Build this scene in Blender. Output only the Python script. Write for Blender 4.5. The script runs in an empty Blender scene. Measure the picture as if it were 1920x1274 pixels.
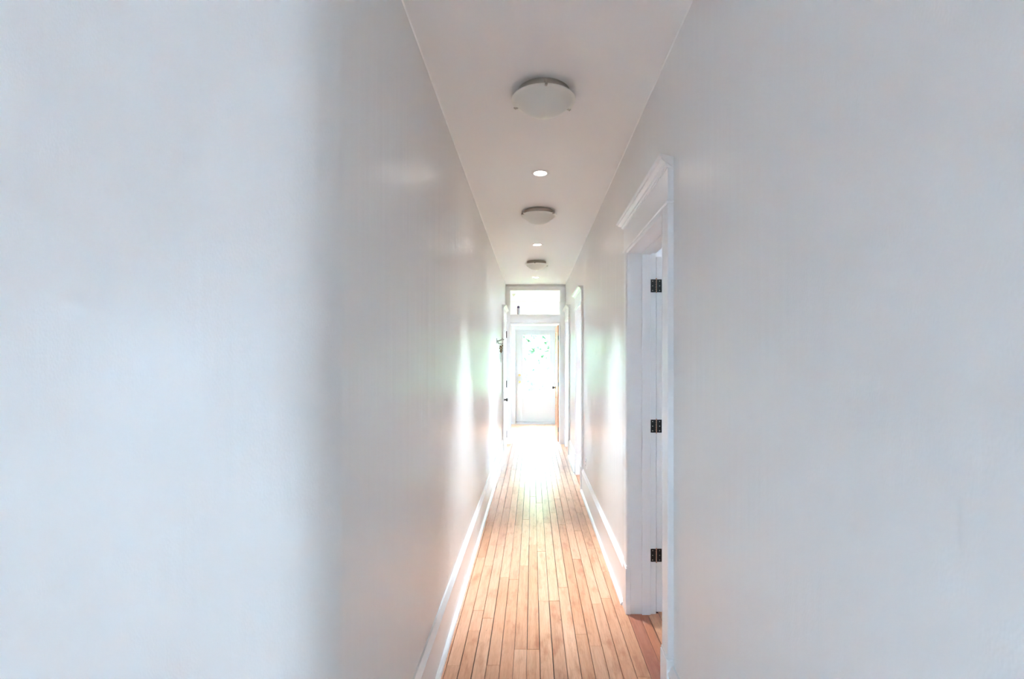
import bpy, bmesh, math, random
from mathutils import Vector, Matrix
random.seed(7)
S = bpy.context.scene
COL = S.collection
PI = math.pi

# ------------------------------------------------------------------ camera
CAMZ = 1.541
cam_d = bpy.data.cameras.new('camera')
cam_d.sensor_fit = 'HORIZONTAL'; cam_d.sensor_width = 36.0
cam_d.lens = 950.0 / 1920.0 * 36.0
cam_d.shift_x = -(998.5 - 960.0) / 1920.0
cam_d.shift_y = (672.0 - 637.0) / 1920.0
cam_d.clip_start = 0.02; cam_d.clip_end = 300
cam = bpy.data.objects.new('camera', cam_d); COL.objects.link(cam)
cam.location = (0, 0, CAMZ); cam.rotation_euler = (PI / 2, 0, 0)
S.camera = cam

# ------------------------------------------------------------------ world, sun, windows' daylight
SKY = 19.0            # overcast-bright sky radiance
SUN = 5.0
EXPOSURE = 2.63
w = bpy.data.worlds.new('sky'); S.world = w; w.use_nodes = True
bg = w.node_tree.nodes['Background']
bg.inputs[0].default_value = (0.50, 0.745, 1.0, 1); bg.inputs[1].default_value = SKY
sun_d = bpy.data.lights.new('sun', 'SUN'); sun_d.energy = SUN; sun_d.angle = math.radians(1.2)
sun_d.color = (1.0, 0.96, 0.91)
sun = bpy.data.objects.new('sun', sun_d); COL.objects.link(sun)
sun.rotation_euler = Vector((-0.05, -0.66, -0.70)).to_track_quat('-Z', 'Y').to_euler()
sun.location = (0, 20, 20)
def portal(name, c, direction, sx, sy):
    d = bpy.data.lights.new(name, 'AREA'); d.shape = 'RECTANGLE'; d.size = sx; d.size_y = sy
    d.cycles.is_portal = True
    o = bpy.data.objects.new(name, d); COL.objects.link(o); o.location = c
    o.rotation_euler = Vector(direction).to_track_quat('-Z', 'Z' if abs(direction[2]) < .5 else 'Y').to_euler()
    return o
S.view_settings.view_transform = 'Standard'; S.view_settings.look = 'None'
S.view_settings.gamma = 1.0; S.view_settings.use_curve_mapping = False
S.view_settings.exposure = EXPOSURE
S.cycles.max_bounces = 8; S.cycles.diffuse_bounces = 7; S.cycles.glossy_bounces = 3
S.cycles.transparent_max_bounces = 12
S.cycles.sample_clamp_indirect = 12.0
S.cycles.use_adaptive_sampling = True; S.cycles.adaptive_threshold = 0.3; S.cycles.adaptive_min_samples = 24
S.render.use_persistent_data = False
S.cycles.caustics_reflective = True

# ------------------------------------------------------------------ dimensions (metres)
XL, XR = -0.481, 0.590        # hallway wall faces
ZC = 2.859                    # ceiling
YE = 9.07                     # end wall, hallway face
YE2 = 9.25
YX = 11.80                    # exterior wall of the back room
WRT = 0.743                   # room-side face of the right wall
HEAD = 2.168
R_NOSE, Y_NOSE = 0.12, 1.294
DOORS_R = [(2.218, 3.041), (5.98, 6.68), (8.06, 8.80)]   # casing inner edges on the right wall
DOOR_L = (8.08, 8.80)
CT, CW = 0.025, 0.100         # casing thickness, width

# ------------------------------------------------------------------ materials
def mat(name):
    m = bpy.data.materials.new(name); m.use_nodes = True
    nt = m.node_tree; p = nt.nodes['Principled BSDF']
    return m, nt, p
def N(nt, t, **kw):
    n = nt.nodes.new(t)
    for k, v in kw.items(): setattr(n, k, v)
    return n
def ramp(nt, fac, stops):
    r = N(nt, 'ShaderNodeValToRGB'); nt.links.new(fac, r.inputs[0])
    while len(r.color_ramp.elements) < len(stops): r.color_ramp.elements.new(0.5)
    for e, (p, c) in zip(r.color_ramp.elements, stops): e.position = p; e.color = (*c, 1)
    return r
def noise(nt, scale, mapscale=(1, 1, 1), detail=3, rough=.5, src='pos', add=None):
    if src == 'pos': v = N(nt, 'ShaderNodeNewGeometry').outputs['Position']
    else: v = N(nt, 'ShaderNodeTexCoord').outputs['Object']
    if add is not None:
        a = N(nt, 'ShaderNodeVectorMath', operation='ADD'); nt.links.new(v, a.inputs[0]); nt.links.new(add, a.inputs[1]); v = a.outputs[0]
    mp = N(nt, 'ShaderNodeMapping'); mp.inputs['Scale'].default_value = mapscale; nt.links.new(v, mp.inputs['Vector'])
    n = N(nt, 'ShaderNodeTexNoise'); n.inputs['Scale'].default_value = scale
    n.inputs['Detail'].default_value = detail; n.inputs['Roughness'].default_value = rough
    nt.links.new(mp.outputs[0], n.inputs['Vector'])
    return n.outputs[0]
def bump(nt, p, h, strength, dist, prev=None):
    b = N(nt, 'ShaderNodeBump'); b.inputs['Strength'].default_value = strength; b.inputs['Distance'].default_value = dist
    nt.links.new(h, b.inputs['Height'])
    if prev is not None: nt.links.new(prev, b.inputs['Normal'])
    nt.links.new(b.outputs[0], p.inputs['Normal'])
    return b.outputs[0]
def simple(name, col, rough=.4, metal=0.0, spec=.5):
    m, nt, p = mat(name)
    p.inputs['Base Color'].default_value = (*col, 1); p.inputs['Roughness'].default_value = rough
    p.inputs['Metallic'].default_value = metal; p.inputs['Specular IOR Level'].default_value = spec
    return m, nt, p

def paint(name, col, rough, streak, grain, spec=.5):
    m, nt, p = simple(name, col, rough, 0, spec)
    n1 = noise(nt, 11.0, (1, 1, .045), 2)         # vertical roller streaks
    n2 = noise(nt, 220.0, (1, 1, .6), 0)          # orange peel
    k = N(nt, 'ShaderNodeMath', operation='MULTIPLY_ADD'); k.inputs[1].default_value = .2 * grain / max(streak, .01)
    nt.links.new(n2, k.inputs[0]); nt.links.new(n1, k.inputs[2])
    bump(nt, p, k.outputs[0], streak, .006)
    return m
M = {}
WALLC = (0.83, 0.81, 0.785)
M['wall'] = paint('wall_paint', WALLC, .32, .75, .2, .22)
M['ceil'] = paint('ceiling_paint', (0.94, 0.93, 0.925), .7, .05, .25, .3)
M['trim'], _, _ = simple('trim_gloss_paint', (0.89, 0.89, 0.89), .28)
M['caulk'], _, _ = simple('white_caulk', (.97, .96, .95), .3)
M['plainwall'], _, _ = simple('plain_wall_paint', (.89, .89, .89), .6)

def wood(name, cols, rough, spec=.5):
    m, nt, p = mat(name)
    oi = N(nt, 'ShaderNodeObjectInfo')
    rnd = oi.outputs['Random']
    cmb = N(nt, 'ShaderNodeVectorMath', operation='SCALE'); cmb.inputs[0].default_value = (13.0, 57.0, 5.0)
    nt.links.new(rnd, cmb.inputs['Scale'])
    g = noise(nt, 6.0, (9, .55, 9), 5, .6, add=cmb.outputs[0])
    g2 = noise(nt, 60.0, (6, .25, 6), 3, .6, add=cmb.outputs[0])
    r = ramp(nt, g, [(0.25, cols[0]), (0.5, cols[1]), (0.75, cols[2])])
    mx = N(nt, 'ShaderNodeMix', data_type='RGBA', blend_type='MULTIPLY'); mx.inputs[0].default_value = .55
    r2 = ramp(nt, g2, [(0.3, (.72, .62, .52)), (0.6, (1, 1, 1))])
    nt.links.new(r.outputs[0], mx.inputs[6]); nt.links.new(r2.outputs[0], mx.inputs[7])
    out = mx.outputs[2]
    # per-board tone
    r3 = ramp(nt, rnd, [(0.0, (.86, .79, .75)), (0.35, (1, .97, .95)), (1.0, (1.05, 1.03, 1.02))])
    mx2 = N(nt, 'ShaderNodeMix', data_type='RGBA', blend_type='MULTIPLY'); mx2.inputs[0].default_value = 1
    nt.links.new(out, mx2.inputs[6]); nt.links.new(r3.outputs[0], mx2.inputs[7]); out = mx2.outputs[2]
    mx3 = N(nt, 'ShaderNodeMix', data_type='RGBA', blend_type='MULTIPLY'); mx3.inputs[0].default_value = 1
    nt.links.new(out, mx3.inputs[6]); nt.links.new(oi.outputs['Color'], mx3.inputs[7]); out = mx3.outputs[2]
    # darker heartwood stains
    r5 = ramp(nt, noise(nt, 5.0, (3.2, 1, 3), 4, .6, add=cmb.outputs[0]), [(0.52, (1, 1, 1)), (0.74, (.74, .56, .46))])
    mx5 = N(nt, 'ShaderNodeMix', data_type='RGBA', blend_type='MULTIPLY'); mx5.inputs[0].default_value = 1
    nt.links.new(out, mx5.inputs[6]); nt.links.new(r5.outputs[0], mx5.inputs[7]); out = mx5.outputs[2]
    # nail holes and small knots
    vp = N(nt, 'ShaderNodeNewGeometry').outputs['Position']
    vo = N(nt, 'ShaderNodeTexVoronoi'); vo.inputs['Scale'].default_value = 5.2
    nt.links.new(vp, vo.inputs['Vector'])
    r4 = ramp(nt, vo.outputs['Distance'], [(0.012, (.16, .11, .08)), (0.028, (1, 1, 1))])
    mx4 = N(nt, 'ShaderNodeMix', data_type='RGBA', blend_type='MULTIPLY'); mx4.inputs[0].default_value = .9
    nt.links.new(out, mx4.inputs[6]); nt.links.new(r4.outputs[0], mx4.inputs[7]); out = mx4.outputs[2]
    nt.links.new(out, p.inputs['Base Color'])
    p.inputs['Roughness'].default_value = rough; p.inputs['Specular IOR Level'].default_value = spec
    bump(nt, p, noise(nt, 16.0, (1, 1, 1), 2), .10, .004)
    return m
M['floor'] = wood('varnished_floor_boards', [(.66, .325, .18), (.80, .445, .275), (.85, .525, .35)], .30, .8)
M['doorwood'] = wood('varnished_door_wood', [(.52, .20, .06), (.63, .27, .09), (.70, .33, .13)], .35)
M['subfloor'], _, _ = simple('dark_gap', (.05, .03, .02), .8)

M['black'], _, _ = simple('black_iron', (.012, .012, .013), .35, .3)
M['copper'], _, _ = simple('worn_copper_pin', (.62, .36, .26), .3, 1.0)
M['nickel'], _, _ = simple('brushed_nickel', (.55, .52, .47), .28, 1.0)
M['brass'], _, _ = simple('polished_brass', (.83, .60, .26), .22, 1.0)
M['iron'], _, _ = simple('dark_bronze', (.06, .055, .05), .4, .8)
M['silver'], _, _ = simple('pewter', (.42, .40, .40), .35, .9)
M['bronze'], nt, p = simple('brown_ornament', (.20, .11, .05), .5, .2)
M['white'], _, _ = simple('white_plastic', (.86, .86, .86), .35)
M['doorwhite'], _, _ = simple('white_steel_door', (.56, .57, .61), .4)
M['capdark'], _, _ = simple('dark_purple_cap', (.10, .07, .15), .4)
M['canbody'], _, _ = simple('pale_lilac_can', (.52, .48, .55), .35)
M['dark'], _, _ = simple('dark_slot', (.03, .03, .03), .6)
M['lens'], nt, p = simple('downlight_lens', (.85, .85, .88), .3)
p.inputs['Emission Color'].default_value = (1.0, .93, .86, 1); p.inputs['Emission Strength'].default_value = 6.0
LENS = p
# frosted dome glass
m, nt, p = mat('frosted_glass_bowl')
p.inputs['Base Color'].default_value = (.96, .965, .91, 1); p.inputs['Roughness'].default_value = .3
tl = N(nt, 'ShaderNodeBsdfTranslucent'); tl.inputs[0].default_value = (.88, .87, .83, 1)
ms = N(nt, 'ShaderNodeMixShader'); ms.inputs[0].default_value = .18
nt.links.new(p.outputs[0], ms.inputs[1]); nt.links.new(tl.outputs[0], ms.inputs[2])
nt.links.new(ms.outputs[0], nt.nodes['Material Output'].inputs[0]); M['frost'] = m
# clear pane: thin sheet, see-through with surface reflection
m, nt, p = mat('window_glass')
tr = N(nt, 'ShaderNodeBsdfTransparent'); tr.inputs[0].default_value = (.96, .98, .97, 1)
gl = N(nt, 'ShaderNodeBsdfGlossy'); gl.inputs['Roughness'].default_value = .03
fr = N(nt, 'ShaderNodeFresnel')
mr = N(nt, 'ShaderNodeMapRange'); mr.inputs[3].default_value = 1.45; mr.inputs[4].default_value = 1 / 1.45   # same thin-sheet reflection from both faces
nt.links.new(N(nt, 'ShaderNodeNewGeometry').outputs['Backfacing'], mr.inputs[0]); nt.links.new(mr.outputs[0], fr.inputs[0])
ms = N(nt, 'ShaderNodeMixShader'); nt.links.new(fr.outputs[0], ms.inputs[0])
nt.links.new(tr.outputs[0], ms.inputs[1]); nt.links.new(gl.outputs[0], ms.inputs[2])
nt.links.new(ms.outputs[0], nt.nodes['Material Output'].inputs[0]); M['glass'] = m
# garden
def leafmat(name, a, b_):
    m, nt, p = mat(name)
    r = ramp(nt, noise(nt, 8.0), [(0.3, a), (0.7, b_)]); nt.links.new(r.outputs[0], p.inputs['Base Color'])
    p.inputs['Roughness'].default_value = .6
    tl = N(nt, 'ShaderNodeBsdfTranslucent'); nt.links.new(r.outputs[0], tl.inputs[0])
    ms = N(nt, 'ShaderNodeMixShader'); ms.inputs[0].default_value = .5
    nt.links.new(p.outputs[0], ms.inputs[1]); nt.links.new(tl.outputs[0], ms.inputs[2])
    nt.links.new(ms.outputs[0], nt.nodes['Material Output'].inputs[0])
    return m
M['leaf'] = leafmat('pale_tree_leaf', (.34, .46, .30), (.48, .58, .42)); M['shrubleaf'] = leafmat('shrub_leaf', (.04, .11, .07), (.09, .19, .12))
M['bark'], _, _ = simple('bark', (.16, .11, .08), .9)
m, nt, p = mat('lawn')
r = ramp(nt, noise(nt, 4.0, detail=6), [(0.3, (.16, .28, .08)), (0.7, (.30, .42, .16))]); nt.links.new(r.outputs[0], p.inputs['Base Color'])
p.inputs['Roughness'].default_value = .9; M['lawn'] = m
M['paving'], _, _ = simple('grey_paving', (.33, .33, .34), .9)
M['siding'], _, _ = simple('outer_wall', (.62, .60, .57), .8)

# ------------------------------------------------------------------ mesh helpers
class MB:
    def __init__(s): s.bm = bmesh.new()
    def _merge(s, tmp, bev=0, seg=1):
        if bev > 0:
            bmesh.ops.bevel(tmp, geom=list(tmp.edges), offset=bev, segments=seg, affect='EDGES', profile=.5)
        me = bpy.data.meshes.new('t'); tmp.to_mesh(me); tmp.free(); s.bm.from_mesh(me); bpy.data.meshes.remove(me)
        return s
    def box(s, x0, x1, y0, y1, z0, z1, bev=0, seg=1):
        t = bmesh.new()
        vs = [t.verts.new((x, y, z)) for x in (x0, x1) for y in (y0, y1) for z in (z0, z1)]
        for f in ((0, 1, 3, 2), (4, 6, 7, 5), (0, 4, 5, 1), (2, 3, 7, 6), (0, 2, 6, 4), (1, 5, 7, 3)):
            t.faces.new([vs[i] for i in f])
        bmesh.ops.recalc_face_normals(t, faces=t.faces)
        return s._merge(t, bev, seg)
    def prism(s, pts, fn, a0, a1):
        """pts: 2-d outline; fn(u, v, a) -> xyz; extruded from a0 to a1"""
        t = bmesh.new()
        A = [t.verts.new(fn(u, v, a0)) for u, v in pts]; B = [t.verts.new(fn(u, v, a1)) for u, v in pts]
        n = len(pts)
        for i in range(n): t.faces.new((A[i], A[(i + 1) % n], B[(i + 1) % n], B[i]))
        t.faces.new(A[::-1]); t.faces.new(B)
        bmesh.ops.recalc_face_normals(t, faces=t.faces)
        return s._merge(t)
    def lathe(s, prof, c=(0, 0, 0), axis='Z', segs=32, closed=False):
        t = bmesh.new(); rings = []
        for r, h in prof:
            ring = []
            for k in range(segs):
                a = 2 * PI * k / segs; u, v = r * math.cos(a), r * math.sin(a)
                q = {'Z': (u, v, h), 'X': (h, u, v), 'Y': (u, h, v)}[axis]
                ring.append(t.verts.new((c[0] + q[0], c[1] + q[1], c[2] + q[2])))
                if r < 1e-6: break
            rings.append(ring)
        for a, b in zip(rings, rings[1:]):
            for k in range(segs):
                k2 = (k + 1) % segs
                if len(a) == 1 and len(b) == 1: break
                if len(a) == 1: t.faces.new((a[0], b[k], b[k2]))
                elif len(b) == 1: t.faces.new((a[k], b[0], a[k2]))
                else: t.faces.new((a[k], b[k], b[k2], a[k2]))
        for ring, end in ((rings[0], 0), (rings[-1], 1)):
            if closed and len(ring) > 1: t.faces.new(ring)
        bmesh.ops.recalc_face_normals(t, faces=t.faces)
        return s._merge(t)
    def tube(s, pts, r, segs=8, rad=None):
        t = bmesh.new(); P = [Vector(p) for p in pts]; rings = []
        for i, p in enumerate(P):
            d = (P[min(i + 1, len(P) - 1)] - P[max(i - 1, 0)]).normalized()
            up = Vector((0, 0, 1)) if abs(d.z) < .9 else Vector((1, 0, 0))
            a = d.cross(up).normalized(); b = d.cross(a)
            rr = rad[i] if rad else r
            rings.append([t.verts.new(p + a * rr * math.cos(2 * PI * k / segs) + b * rr * math.sin(2 * PI * k / segs)) for k in range(segs)])
        for a, b in zip(rings, rings[1:]):
            for k in range(segs): t.faces.new((a[k], a[(k + 1) % segs], b[(k + 1) % segs], b[k]))
        t.faces.new(rings[0][::-1]); t.faces.new(rings[-1])
        bmesh.ops.recalc_face_normals(t, faces=t.faces)
        return s._merge(t)
    def mesh(s, name, ang=35):
        lim = math.radians(ang)
        for e in s.bm.edges:
            e.smooth = len(e.link_faces) == 2 and e.calc_face_angle(0) < lim
        for f in s.bm.faces: f.smooth = True
        me = bpy.data.meshes.new(name); s.bm.to_mesh(me); s.bm.free()
        return me
    def build(s, name, m, parent=None, ang=35):
        me = s.mesh(name, ang); me.materials.append(M[m] if isinstance(m, str) else m)
        o = bpy.data.objects.new(name, me); COL.objects.link(o)
        if parent is not None: o.parent = parent
        return o
def tag(o, label, cat, group=None, kind=None):
    o['label'] = label; o['category'] = cat
    if group: o['group'] = group
    if kind: o['kind'] = kind
    return o
def empty(name, loc=(0, 0, 0), rz=0):
    o = bpy.data.objects.new(name, None); COL.objects.link(o); o.location = loc; o.rotation_euler.z = rz
    o.empty_display_size = .1
    return o
def copy_tree(o, parent=None):
    c = o.copy(); COL.objects.link(c)
    if parent is not None: c.parent = parent
    for ch in list(o.children): copy_tree(ch, c)
    return c
XYZ = lambda u, v, a: (u, v, a)      # plan outline extruded upward

# ------------------------------------------------------------------ the shell
# left wall: faces the camera beside the hallway mouth, turns in through a rounded plaster corner, runs to the end
cx, cy = XL - R_NOSE, Y_NOSE
arc = [(cx + R_NOSE * math.sin(a), cy - R_NOSE * math.cos(a)) for a in [PI / 2 * k / 14 for k in range(15)]]
pl = [(-3.2, cy - R_NOSE)] + arc + [(XL, DOOR_L[0] - .03), (XL - .14, DOOR_L[0] - .03), (XL - .14, cy + .05), (-3.2, cy + .05)]
b = MB().prism(pl, XYZ, 0, ZC)
b.box(XL - .14, XL, DOOR_L[0] - .03, DOOR_L[1] + .03, HEAD + .03, ZC)
b.box(XL - .14, XL, DOOR_L[1] + .03, YE, 0, ZC)
tag(b.build('wall_left', 'wall'), 'off-white satin hallway wall on the left with a rounded outer corner', 'wall', kind='structure')
# right wall with three door openings
b = MB(); y = -3.0
for a, c in DOORS_R:
    b.box(XR, WRT, y, a - .026, 0, ZC); b.box(XR, WRT, a - .026, c + .026, HEAD + .026, ZC); y = c + .026
b.box(XR, WRT, y, YE, 0, ZC)
tag(b.build('wall_right', 'wall'), 'off-white satin hallway wall on the right with door openings', 'wall', kind='structure')
# end wall: doorway and transom opening
EX0, EX1, EZ = -.396, .478, 2.160
TX0, TX1, TZ0, TZ1 = -.396, .490, 2.323, 2.753
b = MB()
b.box(-1.9, EX0 - .02, YE, YE2, 0, ZC); b.box(TX1 + .02, 2.1, YE, YE2, 0, ZC)
b.box(EX1 + .02, TX1 + .02, YE, YE2, 0, EZ + .02)
b.box(EX0 - .02, TX1 + .02, YE, YE2, EZ + .02, TZ0 - .02); b.box(EX0 - .02, TX1 + .02, YE, YE2, TZ1 + .02, ZC)
tag(b.build('wall_end', 'wall'), 'white end wall with the doorway and transom to the back room', 'wall', kind='structure')
# back room
DX0, DX1, DZ = -.391, .571, 2.190
VX0, VX1 = -1.75, 1.95
b = MB()
b.box(VX0 - .15, DX0 - .03, YX, YX + .2, 0, ZC); b.box(DX1 + .03, VX1 + .15, YX, YX + .2, 0, ZC)
b.box(DX0 - .03, DX1 + .03, YX, YX + .2, DZ + .03, ZC)
tag(b.build('wall_back_room', 'plainwall'), 'white outer wall of the bright back room around the glazed door', 'wall', kind='structure')
def side_window_wall(name, x0, x1, y0, y1, wy0, wy1, z0, z1, m, label):
    b = MB(); b.box(x0, x1, y0, wy0, 0, ZC); b.box(x0, x1, wy1, y1, 0, ZC); b.box(x0, x1, wy0, wy1, 0, z0); b.box(x0, x1, wy0, wy1, z1, ZC)
    return tag(b.build(name, m), label, 'wall', kind='structure')
WINS = []   # (axis, plane0, plane1, a0, a1, z0, z1, inward)
side_window_wall('wall_back_room_left', VX0 - .15, VX0, YE2, YX, 10.25, 10.7, 1.05, 1.6, 'plainwall', 'left side wall of the back room with a window')
side_window_wall('wall_back_room_right', VX1, VX1 + .15, YE2, YX, 10.25, 10.7, 1.05, 1.6, 'plainwall', 'right side wall of the back room with a window')
WINS += [('X', VX0 - .15, VX0, 10.25, 10.7, 1.05, 1.6, 1), ('X', VX1, VX1 + .15, 10.25, 10.7, 1.05, 1.6, -1)]
# front room (behind and left of the camera) and the room through the near right door
b = MB()
b.box(-3.2, -.30, -3.15, -3, 0, ZC); b.box(.30, WRT, -3.15, -3, 0, ZC); b.box(-.30, .30, -3.15, -3, 0, 1.05); b.box(-.30, .30, -3.15, -3, 1.29, ZC)
tag(b.build('wall_front', 'plainwall'), 'white wall behind the camera with a wide window', 'wall', kind='structure')
WINS.append(('Y', -3.15, -3, -.30, .30, 1.05, 1.29, 1))
side_window_wall('wall_front_left', -3.35, -3.2, -3.15, 1.344, -2.77, -2.02, .97, 1.735, 'plainwall', 'left wall of the front room with a window')
WINS.append(('X', -3.35, -3.2, -2.77, -2.02, .97, 1.735, 1))
SNX = 5.0
side_window_wall('wall_side_room_near', SNX, SNX + .15, .45, 4.6, .65, 4.4, 1.05, 1.45, 'plainwall', 'far wall of the near side room with a wide window')
side_window_wall('wall_side_room_far', SNX, SNX + .15, 4.6, 9.0, 4.75, 8.8, 1.1, 1.6, 'plainwall', 'far wall of the far side room with a wide window')
WINS.append(('X', SNX, SNX + .15, .65, 4.4, 1.05, 1.45, -1)); WINS.append(('X', SNX, SNX + .15, 4.75, 8.8, 1.1, 1.6, -1))
b = MB(); b.box(WRT, SNX + .15, .45, .6, 0, ZC); b.box(WRT, SNX + .15, 4.45, 4.6, 0, ZC); b.box(2.1, SNX + .15, 9.0, 9.15, 0, ZC)
tag(b.build('wall_side_room_ends', 'plainwall'), 'plain cross walls of the side rooms', 'wall', kind='structure')
b = MB(); b.box(2.2, 2.3, 1.4, 3.7, 0, ZC)  # added baffle, out of view: hides the side-room window from the near doorway
tag(b.build('side_room_light_baffle', 'plainwall'), 'added unseen baffle blocking direct window light in the near side room', 'wall', kind='structure')
b = MB().box(-3.35, 5.15, -3.15, YX + .2, ZC, ZC + .12)
tag(b.build('ceiling', 'ceil'), 'plain white hallway ceiling', 'ceiling', kind='structure')

# ------------------------------------------------------------------ floor and its boards
BW, B0 = 0.0668, -0.030
floor = MB().box(-3.35, 5.15, -3.15, YX + .2, -.16, -.012).build('floor', 'subfloor')
tag(floor, 'varnished honey coloured strip wood floor', 'floor', kind='structure')
joints = {-4: [3.0], 0: [2.68], 1: [3.215, 4.04], 4: [2.826], 5: [2.711, 3.883], 3: [3.404], 6: [3.176], -5: [2.866, 3.095, 3.754], 7: [3.25, 4.09], -2: [4.665], -6: [2.538]}
def plank(x0, x1, y0, y1, tint=(1, 1, 1)):
    g = random.choice((.0010, .0015, .0021, .0030))
    dz = random.uniform(-.0006, .0006)
    o = MB().box(x0 + g, x1 - g * .4, y0 + .0007, y1 - .0007, -.012, dz, .0009).build('floor_board', 'floor', floor)
    o.color = (*tint, 1)
    return o
for k in range(-7, 9):
    x0 = max(B0 + BW * k, XL); x1 = min(B0 + BW * (k + 1), XR - .001)
    js = sorted(joints.get(k, []))
    first = js[0] if js else random.uniform(2.2, 3.4) + 2.2
    ys = [first]
    while ys[0] > .9: ys.insert(0, ys[0] - random.uniform(.9, 1.7))
    ys += js[1:]
    while ys[-1] < YE - .5: ys.append(ys[-1] + random.uniform(.75, 1.9))
    ys = [max(v, .3) for v in ys if v > -.5]
    ys[-1] = YE2 - .05
    if len(ys) > 2 and ys[-1] - ys[-2] < .2: ys.pop(-2)
    for a, c in zip(ys, ys[1:]):
        if c - a > .02:
            t = random.random()
            plank(x0, x1, a, c, (1, 1, 1) if t < .75 else (.88, .80, .74))
# strips in the near right doorway and the first boards of the side room
plank(B0 + BW * 9, XR + .05, 2.20, 3.06, (.62, .40, .36)); plank(B0 + BW * 9, B0 + BW * 10, .3, 2.19, (.9, .85, .8)).hide_render = False
plank(XR + .05, XR + .100, 2.20, 3.06, (.80, .56, .46)); plank(XR + .104, XR + .17, 2.20, 3.06, (.95, .80, .66))
for k in range(5): plank(WRT + .02 + BW * k, WRT + .02 + BW * (k + 1), 1.5, 4.2, (.95, .85, .72))
for a, c in DOORS_R[1:]:
    plank(B0 + BW * 9, WRT, a - .02, c + .02, (1, .92, .85))
def sheet(name, x0, x1, y0, y1):
    o = MB().box(x0, x1, y0, y1, -.012, -.0005).build(name, 'floor', floor); o['kind'] = 'stuff'; return o
sheet('far_boards', VX0, VX1, YE2 - .05, YX); sheet('front_room_boards', -3.2, XL, -3, 1.25)
sheet('front_room_boards', XL, XR, -3, .3); sheet('side_room_boards', WRT + .36, SNX, .6, 4.45); sheet('side_room_boards', WRT, SNX, 4.6, 9.0)

# ------------------------------------------------------------------ ceiling joint caulk
b = MB(); r = .005
b.prism([(XL, ZC), (XL + r, ZC), (XL, ZC - r)], lambda u, v, a: (u, a, v), 1.30, YE)
tag(b.build('trim_1', 'caulk'), 'thin white bead along the left ceiling joint', 'trim', kind='structure')
b = MB().prism([(XR, ZC), (XR - r, ZC), (XR, ZC - r)], lambda u, v, a: (u, a, v), -3, YE)
tag(b.build('trim_2', 'caulk'), 'thin white bead along the right ceiling joint', 'trim', kind='structure')

# ------------------------------------------------------------------ baseboards
BH = .255
def base_profile(t=.020):
    return [(0, 0), (t, 0), (t, BH - .042), (t + .004, BH - .040), (t + .004, BH - .028), (t - .002, BH - .022), (t - .006, BH - .008), (.008, BH), (0, BH)]
def shoe_profile(t=.020):
    return [(t, 0), (t + .021, 0), (t + .021, .006), (t + .018, .014), (t + .012, .020), (t, .023)]
def baseboard(name, side, y0, y1, label):
    sx, xw = (1, XL) if side == 'L' else (-1, XR)
    fn = lambda u, v, a: (xw + sx * u, a, v)
    o = MB().prism(base_profile(), fn, y0, y1).build(name, 'trim')
    MB().prism(shoe_profile(), fn, y0 + (.012 if side == 'R' and y0 > 1 else 0), y1 - .012).build('shoe_moulding', 'trim', o)
    return tag(o, label, 'baseboard', kind='structure')
baseboard('baseboard_left', 'L', Y_NOSE, DOOR_L[0] - CW - .004, 'tall white baseboard along the left hallway wall')
baseboard('baseboard_right_near', 'R', -3, DOORS_R[0][0] - CW - .004, 'white baseboard at the lower right edge before the near door')
baseboard('baseboard_right_middle', 'R', DOORS_R[0][1] + CW + .004, DOORS_R[1][0] - CW - .004, 'white baseboard between the near door and the middle right door')
baseboard('baseboard_right_far', 'R', DOORS_R[1][1] + CW + .004, DOORS_R[2][0] - CW - .004, 'short white baseboard between the two far right doors')

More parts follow.
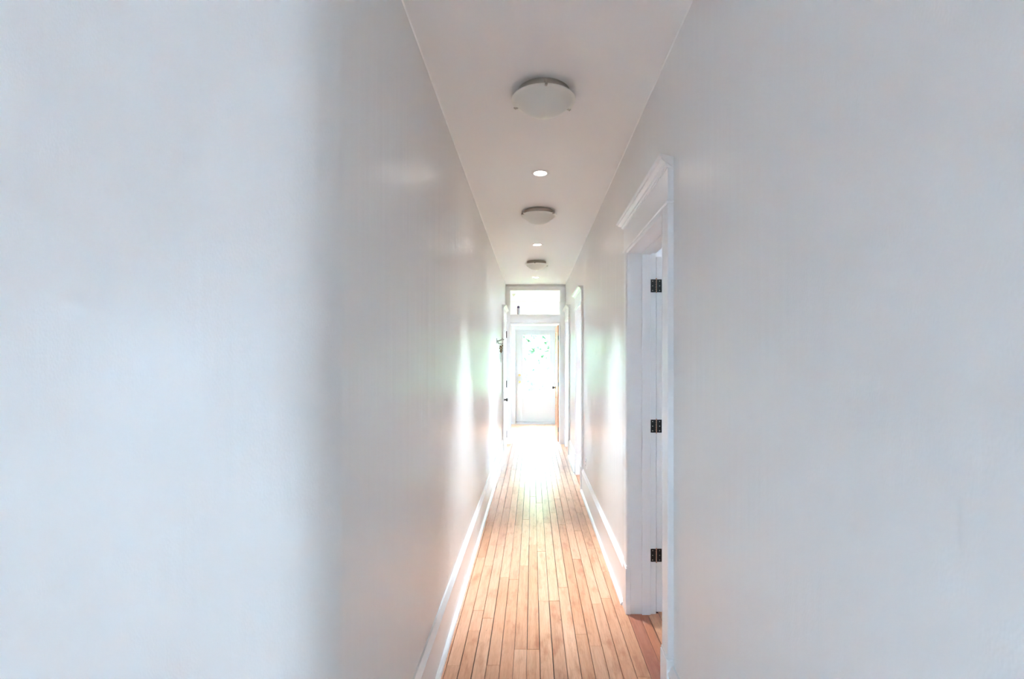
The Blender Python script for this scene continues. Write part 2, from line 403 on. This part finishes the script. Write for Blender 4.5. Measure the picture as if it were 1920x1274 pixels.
# ------------------------------------------------------------------ door surrounds
def surround(n, side, y0, y1, label, xroom):
    """y0, y1: casing inner edges"""
    t = empty('trim_%d' % n, (XL if side == 'L' else XR, (y0 + y1) / 2, 0))
    sx, xw = (1, XL) if side == 'L' else (-1, XR)
    ox, oy = t.location.x, t.location.y
    def P(u, yy, z): return (xw + sx * u - ox, yy - oy, z)
    def bx(u0, u1, a, c, z0, z1, bev=.0015):
        return MB().box(*sorted((xw + sx * u0 - ox, xw + sx * u1 - ox)), a - oy, c - oy, z0, z1, bev)
    # side casings: flat board, quirk, bead on the inner edge
    cp = [(0, 0), (0, .002), (CT - .001, 0), (CT, .002), (CT, CW - .022), (CT - .006, CW - .020), (CT - .006, CW - .017),
          (CT - .001, CW - .014), (CT, CW - .008), (CT - .002, CW - .003), (CT - .008, CW), (0, CW)]
    cp = [(0, 0), (CT - .002, 0), (CT, .002)] + cp[4:]
    for yo, s in ((y0 - CW, 1), (y1 + CW, -1)):
        MB().prism(cp, lambda u, v, a: P(u, yo + s * v, a), .285, HEAD + .022).build('casing', 'trim', t)
        lo, hi = sorted((yo - s * .004, yo + s * (CW + .002)))
        bx(0, CT + .006, lo, hi, 0, .278, .003).build('plinth_block', 'trim', t)
        bx(0, CT + .003, lo + .002, hi - .002, .278, .290, .003).build('plinth_cap', 'trim', t)
    bx(0, CT + .008, y0 - CW - .008, y1 + CW + .008, HEAD + .022, HEAD + .034, .004).build('fillet_bead', 'trim', t)
    bx(0, CT, y0 - CW, y1 + CW, HEAD + .034, HEAD + .172).build('frieze_board', 'trim', t)
    bx(0, CT, y0, y1, HEAD, HEAD + .022, .001).build('head_strip', 'trim', t)
    # crown: stepped cyma, returned at both ends
    ZT = HEAD + .170
    prof = [(.0, ZT), (CT + .006, ZT), (CT + .007, ZT + .006), (CT + .012, ZT + .009), (CT + .014, ZT + .016), (CT + .014, ZT + .019), (CT + .026, ZT + .023),
            (CT + .033, ZT + .027), (CT + .033, ZT + .034), (CT + .043, ZT + .036), (CT + .043, ZT + .044), (0, ZT + .047)]
    c = MB(); bm = c.bm
    rings = []
    for yb, s in ((y0 - CW, -1), (y1 + CW, 1)):
        rings.append([bm.verts.new(P(u, yb + s * max(u - CT, 0) * .85, z)) for u, z in prof])
    n_ = len(prof)
    for i in range(n_): bm.faces.new((rings[0][i], rings[0][(i + 1) % n_], rings[1][(i + 1) % n_], rings[1][i]))
    bm.faces.new(rings[0][::-1]); bm.faces.new(rings[1])
    bmesh.ops.recalc_face_normals(bm, faces=bm.faces)
    c.build('crown_moulding', 'trim', t, 10)
    # jambs and stops (depth from the hall face of the wall into the opening)
    dep = -(xroom - xw) * sx if False else abs(xroom - xw)
    for ya, yb in ((y0 - .026, y0 - .006), (y1 + .006, y1 + .026)):
        bx(-dep, 0, ya, yb, 0, HEAD + .006, .001).build('jamb', 'trim', t)
    bx(-dep, 0, y0 - .026, y1 + .026, HEAD + .006, HEAD + .026, .001).build('head_jamb', 'trim', t)
    for ya, yb in ((y0 - .006, y0 + .006), (y1 - .006, y1 + .006)):
        bx(-dep + .035, -dep + .087, ya, yb, 0, HEAD + .006, .002).build('stop', 'trim', t)
    bx(-dep + .035, -dep + .087, y0 + .006, y1 - .006, HEAD - .006, HEAD + .006, .002).build('stop', 'trim', t)
    return tag(t, label, 'door frame', kind='structure')
surround(3, 'R', *DOORS_R[0], 'white moulded door frame with crown, nearest on the right', WRT)
surround(4, 'R', *DOORS_R[1], 'white moulded door frame in the middle of the right wall', WRT)
surround(5, 'R', *DOORS_R[2], 'white moulded door frame on the right beside the end doorway', WRT)
surround(6, 'L', *DOOR_L, 'white moulded door frame on the left beside the end doorway', XL - .14)

# ------------------------------------------------------------------ door leaves
def hinge(parent, loc, rz, h=.078, w=.034, flat=True):
    """butterfly hinge facing -Y locally, pin at the origin"""
    e = bpy.data.objects.new('hinge', MB().box(-w, -.004, -.0022, 0, -h / 2, h / 2, .0006).mesh('hinge'))
    e.data.materials.append(M['black']); COL.objects.link(e); e.parent = parent; e.location = loc; e.rotation_euler.z = rz
    MB().box(.004, w, -.0022, 0, -h / 2, h / 2, .0006).build('hinge_leaf', 'black', e)
    k = MB()
    for i in range(5):
        z0 = -h / 2 + i * h / 5; k.lathe([(.0048, z0 + .0008), (.0048, z0 + h / 5 - .0008)], (0, -.005, 0), segs=10, closed=True)
    k.build('knuckle', 'black', e)
    MB().lathe([(0, -h / 2 - .006), (.0036, -h / 2 - .003), (.0028, -h / 2), (.0028, h / 2), (.0046, h / 2 + .002), (.0032, h / 2 + .006), (0, h / 2 + .007)], (0, -.0078, 0), segs=10).build('pin', 'copper', e)
    s = MB()
    for sx in (-1, 1):
        for z in (-.028, 0, .028): s.lathe([(0, -.0035), (.003, -.003), (.0034, -.0020)], (sx * .021, 0, z), axis='Y', segs=8)
    s.build('screw', 'nickel', e)
    return e
def panel_leaf(name, w, h, t, m, rows, loc, rz, stile=.11):
    """leaf along +X from the hinge line, thickness +Y; rows: list of (z0, z1, ncols)"""
    e = empty(name, loc, rz)
    for a, c in ((0, stile), (w - stile, w)): MB().box(a, c, 0, t, 0, h, .002).build('stile', m, e)
    zs = [0] + [v for r_ in rows for v in r_[:2]] + [h]
    for a, c in zip(zs[::2], zs[1::2]): MB().box(stile, w - stile, .0005, t - .0005, a, c, .001).build('rail', m, e)
    for z0, z1, n in rows:
        cw = (w - 2 * stile - (n - 1) * .09) / n
        for i in range(n):
            x0 = stile + i * (cw + .09)
            if i: MB().box(x0 - .09, x0, .0005, t - .0005, z0, z1, .001).build('mullion', m, e)
            p_ = MB().box(x0, x0 + cw, t * .32, t * .68, z0, z1)
            p_.box(x0 + .03, x0 + cw - .03, t * .18, t * .82, z0 + .03, z1 - .03, .005)
            p_.build('panel', m, e)
    return e
def knob(parent, x, y, z, d, m, name='knob'):
    """door knob, axis along local Y, towards d"""
    prof = [(0, 0), (.026, 0), (.026, .004), (.012, .008), (.010, .026), (.018, .032), (.026, .044), (.024, .056), (.014, .062), (0, .063)]
    return MB().lathe([(r_, d * q) for r_, q in prof], (x, y, z), axis='Y', segs=16).build(name, m, parent)
ROWS = [(.22, .86, 2), (1.02, 1.98, 2)]
# near right door, swung right back against the side-room wall: only its hinged edge shows
yj = DOORS_R[0][1] + .006
d1 = panel_leaf('door_1', .80, 2.14, .035, 'trim', ROWS, (WRT + .037, yj + .002, .012), PI / 2)
for z in (1.976, 1.132, .355): hinge(d1, (-.0015, .037, z - .012), -PI / 2, .078)
knob(d1, .74, .0, .95, -1, 'iron')
tag(d1, 'white panelled door folded back in the near right doorway, black hinges', 'door', kind='structure')
# the other two right-hand doors stand open into their room
for n, (a, c), lab in ((2, DOORS_R[1], 'white panelled door folded back in the middle right doorway'), (3, DOORS_R[2], 'white panelled door standing open in the far right doorway')):
    wd = c - a + .006
    d = panel_leaf('door_%d' % n, wd, 2.14, .035, 'trim', ROWS, (WRT + .037, c + .008, .012), PI / 2 if n == 2 else 0)
    knob(d, wd - .06, 0, .95, -1, 'iron')
    tag(d, lab, 'door', kind='structure')
dl = panel_leaf('door_4', DOOR_L[1] - DOOR_L[0] + .006, 2.15, .034, 'trim', ROWS, (XL - .012, DOOR_L[1] + .003, .012), -PI / 2)
knob(dl, DOOR_L[1] - DOOR_L[0] - .05, .034, .86, 1, 'iron')
k = MB().lathe([(0, 0), (.012, 0), (.012, .004), (0, .005)], (DOOR_L[1] - DOOR_L[0] - .05, .034, .97), axis='Y', segs=12).build('keyhole_cover', 'iron', dl)
for z in (1.94, 1.08, .21):
    h_ = MB().lathe([(.0, -.06), (.007, -.058), (.007, .058), (0, .06)], (-.002, .042, z), segs=10).build('hinge', 'iron', dl)
tag(dl, 'white panelled door shut in the far left doorway, dark knob', 'door', kind='structure')

# ------------------------------------------------------------------ end doorway and transom
t = empty('trim_7', ((EX0 + EX1) / 2, YE, 0)); ox = t.location.x
def eb(name, x0, x1, y0, y1, z0, z1, bev=.002, m='trim'): return MB().box(x0 - ox, x1 - ox, y0 - YE, y1 - YE, z0, z1, bev).build(name, m, t)
eb('jamb', EX0 - .02, EX0, YE - .004, YE2 + .004, 0, TZ0 - .0); eb('jamb', EX1, EX1 + .02, YE - .004, YE2 + .004, 0, EZ)
eb('head_jamb', EX0, EX1 + .02, YE - .004, YE2 + .004, EZ, EZ + .02)
eb('casing', XL + .004, EX0 - .006, YE - .018, YE, 0, ZC - .046); eb('casing', EX1 + .012, XR - .006, YE - .018, YE, 0, ZC - .046)
eb('transom_bar', EX0 - .006, EX1 + .012, YE - .020, YE, EZ + .012, TZ0 - .004)
eb('head_casing', EX0 - .006, EX1 + .012, YE - .018, YE, TZ1 + .004, ZC - .046)
eb('cap_strip', XL + .002, XR - .004, YE - .026, YE, ZC - .046, ZC - .036)
eb('stop', EX0, EX0 + .012, YE + .05, YE + .10, 0, EZ); eb('stop', EX0 + .012, EX1, YE + .05, YE + .10, EZ - .012, EZ)
tag(t, 'flat white casing around the end doorway and transom', 'door frame', kind='structure')
wn = empty('window_1', ((TX0 + TX1) / 2, YE + .13, TZ0)); ox2, oy2 = wn.location.x, wn.location.y
def tb(name, x0, x1, y0, y1, z0, z1, bev=.002, m='trim'): return MB().box(x0 - ox2, x1 - ox2, y0 - oy2, y1 - oy2, z0 - TZ0, z1 - TZ0, bev).build(name, m, wn)
tb('window_frame', TX0 - .02, TX0, YE, YE2, TZ0 - .02, TZ1 + .02); tb('window_frame', TX1, TX1 + .02, YE, YE2, TZ0 - .02, TZ1 + .02)
tb('window_sill', TX0, TX1, YE, YE2, TZ0 - .02, TZ0); tb('window_frame', TX0, TX1, YE, YE2, TZ1, TZ1 + .02)
tb('pane', TX0, TX1, YE + .150, YE + .154, TZ0, TZ1, 0, 'glass')
tag(wn, 'clear transom window above the end doorway', 'window', kind='structure')

# orange wooden door standing open into the back room
LW = .84
d5 = panel_leaf('door_5', LW, 2.13, .034, 'doorwood', [(.22, .62, 1), (.74, .98, 1), (1.10, 1.50, 1), (1.62, 2.02, 1)], (.496, YE2 + .012, .012), PI / 2 + math.radians(.6))
knob(d5, LW - .07, .034, .945, 1, 'iron')
for z in (1.90, 1.05, .22):
    q = MB().box(-.0025, 0, .002, .030, z - .042, z + .042, .0006)
    q.lathe([(.0, z - .048), (.0055, z - .045), (.0055, z + .045), (0, z + .048)], (-.003, -.004, 0), segs=10)
    q.build('hinge', 'iron', d5)
tag(d5, 'varnished orange wooden door standing open in the end doorway', 'door', kind='structure')

# glazed exterior door of the back room
d6 = empty('door_6', ((DX0 + DX1) / 2, YX + .06, 0)); ox6, oy6 = d6.location.x, d6.location.y
def db(name, x0, x1, y0, y1, z0, z1, bev=.002, m='doorwhite', parent=d6): return MB().box(x0 - ox6, x1 - ox6, y0 - oy6, y1 - oy6, z0, z1, bev).build(name, m, parent)
GX0, GX1, GZ0, GZ1 = -.242, .422, .745, 2.10
YD = YX + .06
db('stile', DX0, GX0, YD, YD + .044, .05, DZ); db('stile', GX1, DX1, YD, YD + .044, .05, DZ)
db('rail', GX0, GX1, YD, YD + .044, GZ1, DZ); db('rail', GX0, GX1, YD, YD + .044, .05, GZ0)
db('pane', GX0, GX1, YD + .018, YD + .024, GZ0, GZ1, 0, 'glass')
for a in ((GX0 - .012, GX0 + .02, GZ0 - .012, GZ1 + .012), (GX1 - .02, GX1 + .012, GZ0 - .012, GZ1 + .012)): db('glazing_frame', a[0], a[1], YD - .010, YD, a[2], a[3], .003)
for a in ((GZ0 - .012, GZ0 + .02), (GZ1 - .02, GZ1 + .012)): db('glazing_frame', GX0 + .02, GX1 - .02, YD - .010, YD, a[0], a[1], .003)
for a, c in ((-.222, .031), (.148, .402)):
    o = db('panel', a, c, YD - .003, YD, .365, .695, .001)
    db('panel_field', a + .035, c - .035, YD - .010, YD - .003, .40, .66, .006, parent=o).matrix_parent_inverse.identity()
db('door_sweep', DX0 + .02, DX1 - .02, YD - .008, YD, .055, .10, .002)
MB().lathe([(0, -.022), (.020, -.022), (.026, -.012), (.028, 0)], (-.305 - ox6, YD - oy6, 1.142), axis='Y', segs=18).build('deadbolt', 'brass', d6)
knob(d6, -.303 - ox6, YD - oy6, .985, -1, 'brass')
tag(d6, 'white exterior door with a large clear glass and two panels', 'door', kind='structure')
t8 = empty('trim_8', ((DX0 + DX1) / 2, YX, 0))
def fb(name, x0, x1, y0, y1, z0, z1): return MB().box(x0 - ox6, x1 - ox6, y0 - YX, y1 - YX, z0, z1, .002).build(name, 'doorwhite', t8)
fb('jamb', DX0 - .03, DX0, YX - .003, YX + .2, 0, DZ + .03); fb('jamb', DX1, DX1 + .03, YX - .003, YX + .2, 0, DZ + .03); fb('head_jamb', DX0, DX1, YX - .003, YX + .2, DZ, DZ + .03)
fb('casing', DX0 - .12, DX0 - .012, YX - .02, YX, 0, DZ + .10); fb('casing', DX1 + .012, DX1 + .12, YX - .02, YX, 0, DZ + .10); fb('head_casing', DX0 - .012, DX1 + .012, YX - .02, YX, DZ + .012, DZ + .10)
fb('threshold', DX0, DX1, YX - .02, YX + .16, 0, .05)
tag(t8, 'white frame and sill around the glazed exterior door', 'door frame', kind='structure')

# windows out of the frame that light the rooms
for i, (ax, p0, p1, a0, a1, z0, z1, d) in enumerate(WINS):
    pm = (p0 + p1) / 2; c = (a0 + a1) / 2
    e = empty('window_%d' % (i + 2), (pm, c, z0) if ax == 'X' else (c, pm, z0))
    def wb(name, a, b_, y0, y1, q0, q1, m='trim'):
        if ax == 'X': return MB().box(y0, y1, a - c, b_ - c, q0 - z0, q1 - z0, 0).build(name, m, e)
        return MB().box(a - c, b_ - c, y0, y1, q0 - z0, q1 - z0, 0).build(name, m, e)
    h = .05
    wb('window_frame', a0, a0 + h, -h, h, z0, z1); wb('window_frame', a1 - h, a1, -h, h, z0, z1)
    wb('window_frame', a0 + h, a1 - h, -h, h, z0, z0 + h); wb('window_frame', a0 + h, a1 - h, -h, h, z1 - h, z1)
    wb('meeting_rail', a0 + h, a1 - h, -.02, .02, (z0 + z1) / 2 - .02, (z0 + z1) / 2 + .02)
    qa, qb, qz = a0 + h - c, a1 - h - c, (h, z1 - h - z0)                # one sheet of glass
    me = bpy.data.meshes.new('pane'); me.materials.append(M['glass'])
    me.from_pydata([(0, u, v) if ax == 'X' else (u, 0, v) for u, v in ((qa, qz[0]), (qb, qz[0]), (qb, qz[1]), (qa, qz[1]))], [], [(0, 1, 2, 3)])
    po = bpy.data.objects.new('pane', me); COL.objects.link(po); po.parent = e
    tag(e, ['window in the left wall of the back room', 'window in the right wall of the back room', 'wide window behind the camera', 'window in the left wall of the front room', 'window in the near side room', 'wide window in the far side room'][i], 'window', kind='structure')
    portal('window_daylight', (p0 - .02 if d > 0 else p1 + .02, c, (z0 + z1) / 2) if ax == 'X' else (c, p0 - .02, (z0 + z1) / 2), (d, 0, 0) if ax == 'X' else (0, d, 0), a1 - a0, z1 - z0)
portal('door_daylight', ((GX0 + GX1) / 2, YX + .21, (GZ0 + GZ1) / 2), (0, -1, 0), GX1 - GX0, GZ1 - GZ0)

# ------------------------------------------------------------------ ceiling lamps
LX = .055
def bowl_lamp(y, rz, label):
    e = empty('ceiling_lamp', (LX, y, ZC), rz)
    MB().lathe([(0, 0), (.128, 0), (.130, -.003), (.130, -.028), (.126, -.034), (0, -.034)], segs=48).build('base_pan', 'nickel', e)
    R = .1585; prof = []
    for i in range(13):
        a = i / 12; prof.append((max(.142 * a, 0), -.122 + .074 * (a ** 2.0)))
    prof = prof + [(.150, -.0455), (R, -.0445), (R, -.0405), (.150, -.0410), (.142, -.044)]
    prof += [(.142 * (1 - i / 12), -.118 + .073 * ((1 - i / 12) ** 2.0)) for i in range(1, 13)]
    MB().lathe(prof, segs=64).build('glass_bowl', 'frost', e)
    for k in range(3):
        a = -PI / 2 + k * 2 * PI / 3
        c = MB().box(-.006, .006, -.014, .004, -.049, -.036, .0015)
        c.box(-.006, .006, .001, .004, -.051, -.022, .001); c.box(-.006, .006, -.034, .004, -.026, -.022, .001); c.lathe([(0, -.003), (.004, -.003), (.004, .005)], (0, .004, -.043), axis='Y', segs=8)
        o = c.build('clip', 'nickel', e); o.location = (R * math.cos(a), R * math.sin(a), 0); o.rotation_euler.z = a - PI / 2
    return tag(e, label, 'ceiling lamp', 'frosted bowl ceiling lamps')
bowl_lamp(2.507, math.radians(3), 'frosted glass bowl ceiling lamp nearest the camera, the largest in view')
bowl_lamp(4.54, math.radians(55), 'middle frosted glass bowl ceiling lamp between the first two round downlights')
bowl_lamp(6.92, math.radians(-9), 'small far frosted glass bowl ceiling lamp closest to the transom')
def downlight(y, label, DOWN):
    e = empty('recessed_downlight', (LX, y, ZC))
    MB().lathe([(.044, -.001), (.046, -.006), (.062, -.005), (.067, -.002), (.067, 0)], segs=40).build('trim_ring', 'white', e)
    MB().lathe([(0, -.003), (.0455, -.003)], segs=40).build('lens', 'lens', e)
    ld = bpy.data.lights.new('downlight_beam', 'SPOT'); ld.energy = DOWN; ld.color = (.72, .87, 1); ld.spot_size = math.radians(58); ld.spot_blend = 1.0; ld.shadow_soft_size = .043
    lo = bpy.data.objects.new('downlight_beam', ld); COL.objects.link(lo); lo.parent = e; lo.location = (0, 0, -.012)
    return tag(e, label, 'downlight', 'recessed ceiling downlights')
downlight(3.60, 'round white recessed downlight just past the nearest bowl lamp', 84)
downlight(5.87, 'round white recessed downlight between the middle and the far bowl lamps', 26)
downlight(8.24, 'round white recessed downlight just before the transom window', 18)

# ------------------------------------------------------------------ small things
# outlet on the right wall
e = empty('wall_outlet', (XR, 5.56, .385))
MB().box(-.006, 0, -.036, .036, -.058, .058, .002).build('cover_plate', 'white', e)
for z in (-.02, .02):
    o = MB().box(-.0075, -.005, -.016, .016, z - .013, z + .013, .002).build('socket', 'white', e)
    MB().box(-.0085, -.007, -.007, -.005, z - .004, z + .006).box(-.0085, -.007, .005, .007, z - .004, z + .006).build('slot', 'dark', o)
tag(e, 'white electrical outlet plate low on the right wall before the middle door', 'outlet')
# hook on the left wall with a hanging ornament
HY, HZ = 6.78, 1.775
e = empty('wall_hook', (XL, HY, HZ))
MB().box(0, .006, -.016, .016, -.036, .032, .002).build('back_plate', 'silver', e)
MB().tube([(.004, 0, -.004), (.030, 0, -.002), (.055, 0, .008), (.080, 0, .014), (.100, 0, .014)], .006, rad=[.007, .007, .007, .006, .008]).build('upper_arm', 'silver', e)
MB().tube([(.070, 0, .010), (.076, -.006, .024), (.078, -.008, .036)], .005, rad=[.005, .005, .007]).build('prong', 'silver', e)
MB().tube([(.018, 0, -.004), (.016, 0, -.022), (.026, 0, -.036), (.048, 0, -.042), (.070, 0, -.044), (.084, 0, -.036)], .0055, rad=[.006, .006, .006, .006, .006, .0075]).build('lower_hook', 'silver', e)
tag(e, 'pewter double coat hook on the left wall near the far end', 'hook')
e = empty('hanging_ornament', (XL + .060, HY, HZ - .036))
MB().tube([(0, 0, -.003), (0, 0, -.030)], .0012, 6).build('cord', 'bronze', e)
c = MB(); rnd = random.Random(3)
for i in range(11):
    a = i * 2.4; z = -.030 - .0085 * i; rr = .017 * (1 - .5 * i / 10)
    c.lathe([(0, .014), (.007, .009), (.010, 0), (.007, -.009), (0, -.014)], (rr * math.cos(a), rr * math.sin(a), z), segs=8)
c.build('bead_cluster', 'bronze', e)
for i in range(6):
    a = i * PI / 3; x, y_ = .013 * math.cos(a), .013 * math.sin(a)
    z1 = -.215 - .02 * (i % 3)
    MB().tube([(x * .3, y_ * .3, -.120), (x, y_, -.150), (x, y_, z1)], .0018, 6).build('rod', 'silver', e)
tag(e, 'small brown beaded ornament with thin metal rods hanging from the wall hook', 'ornament')
# spray can on the transom ledge
e = empty('spray_can', (-.255, YE + .09, TZ0))
MB().lathe([(0, 0), (.023, 0), (.025, .003), (.025, .112), (.022, .120), (.020, .122), (0, .122)], segs=24).build('can_body', 'canbody', e)
MB().lathe([(.0235, .120), (.0240, .142), (.022, .152), (.015, .162), (0, .165)], segs=24).build('cap', 'capdark', e)
tag(e, 'small pale can with dark purple cap standing on the transom ledge', 'can')
# small ceiling fixture in the back room, seen through the transom
e = empty('pendant_lamp', (-.385, 10.35, ZC))
MB().lathe([(0, 0), (.045, 0), (.045, -.012), (.03, -.02), (0, -.02)], segs=24).build('canopy', 'white', e)
MB().lathe([(.042, -.02), (.038, -.03), (.012, -.062), (0, -.066)], segs=24).build('shade', 'frost', e)
tag(e, 'small cone shaped fixture on the back room ceiling behind the transom', 'ceiling lamp')

# ------------------------------------------------------------------ outside
o = MB().box(-40, 40, -40, 13, -.5, -.35).build('ground', 'paving'); tag(o, 'grey paving around the house', 'ground', kind='structure')
o = MB().box(-40, 40, 13, 60, -.5, -.35).build('ground', 'lawn'); tag(o, 'green garden ground beyond the exterior door', 'ground', kind='structure')
def shrub(x, y, h, rx, n, label, seed, big=0, group=None):
    rd = random.Random(seed); e = empty('garden_tree', (x, y, -.35))
    MB().tube([(0, 0, 0), (.05, .03, h * .35), (.02, -.04, h * .7)], .07, 8, [.09, .07, .03]).build('trunk', 'bark', e)
    vs, fs = [], []
    for i in range(n):
        while True:
            u, v, q = rd.uniform(-1, 1), rd.uniform(-1, 1), rd.uniform(-1, 1)
            if u * u + v * v + q * q < 1: break
        c = Vector((u * rx * .9, v * rx * .9, h * .55 + q * h * .45))
        if c.z < .15: continue
        d = Vector((rd.uniform(-1, 1), rd.uniform(-1, 1), rd.uniform(-1, .4))).normalized()
        s_ = d.cross(Vector((rd.uniform(-1, 1), rd.uniform(-1, 1), 1))).normalized(); L = rd.uniform(.07, .13) + big * rd.uniform(.6, 1.2)
        k0 = len(vs); vs += [c, c + d * L * .5 + s_ * L * .28, c + d * L, c + d * L * .5 - s_ * L * .28]; fs.append((k0, k0 + 1, k0 + 2, k0 + 3))
    me = bpy.data.meshes.new('foliage'); me.from_pydata([tuple(v) for v in vs], [], fs); me.materials.append(M['leaf' if big else 'shrubleaf'])
    f = bpy.data.objects.new('foliage', me); COL.objects.link(f); f.parent = e; f['kind'] = 'stuff'
    return tag(e, label, 'tree', group)
shrub(-.25, 16.5, 1.9, .95, 2200, 'leafy green shrub seen faintly through the glazed exterior door', 1)
shrub(1.7, 18.6, 2.3, 1.1, 2600, 'wider pale green shrub behind the first, at the right of the door glass', 2)
for i, (x, y, h, rx) in enumerate(((-4.1, 23.0, 6.0, 2.0), (0.0, 23.0, 6.4, 2.0), (4.1, 23.0, 6.0, 2.0), (-2.1, 27.2, 7.0, 2.0), (2.1, 27.2, 7.0, 2.0))):
    shrub(x, y, h, rx, 5200, ['tall tree at the left of the garden backdrop', 'tall tree in the middle of the garden backdrop', 'tall tree at the right of the garden backdrop', 'back row tree left of the middle', 'back row tree right of the middle'][i], 10 + i, .34, 'tall garden trees')
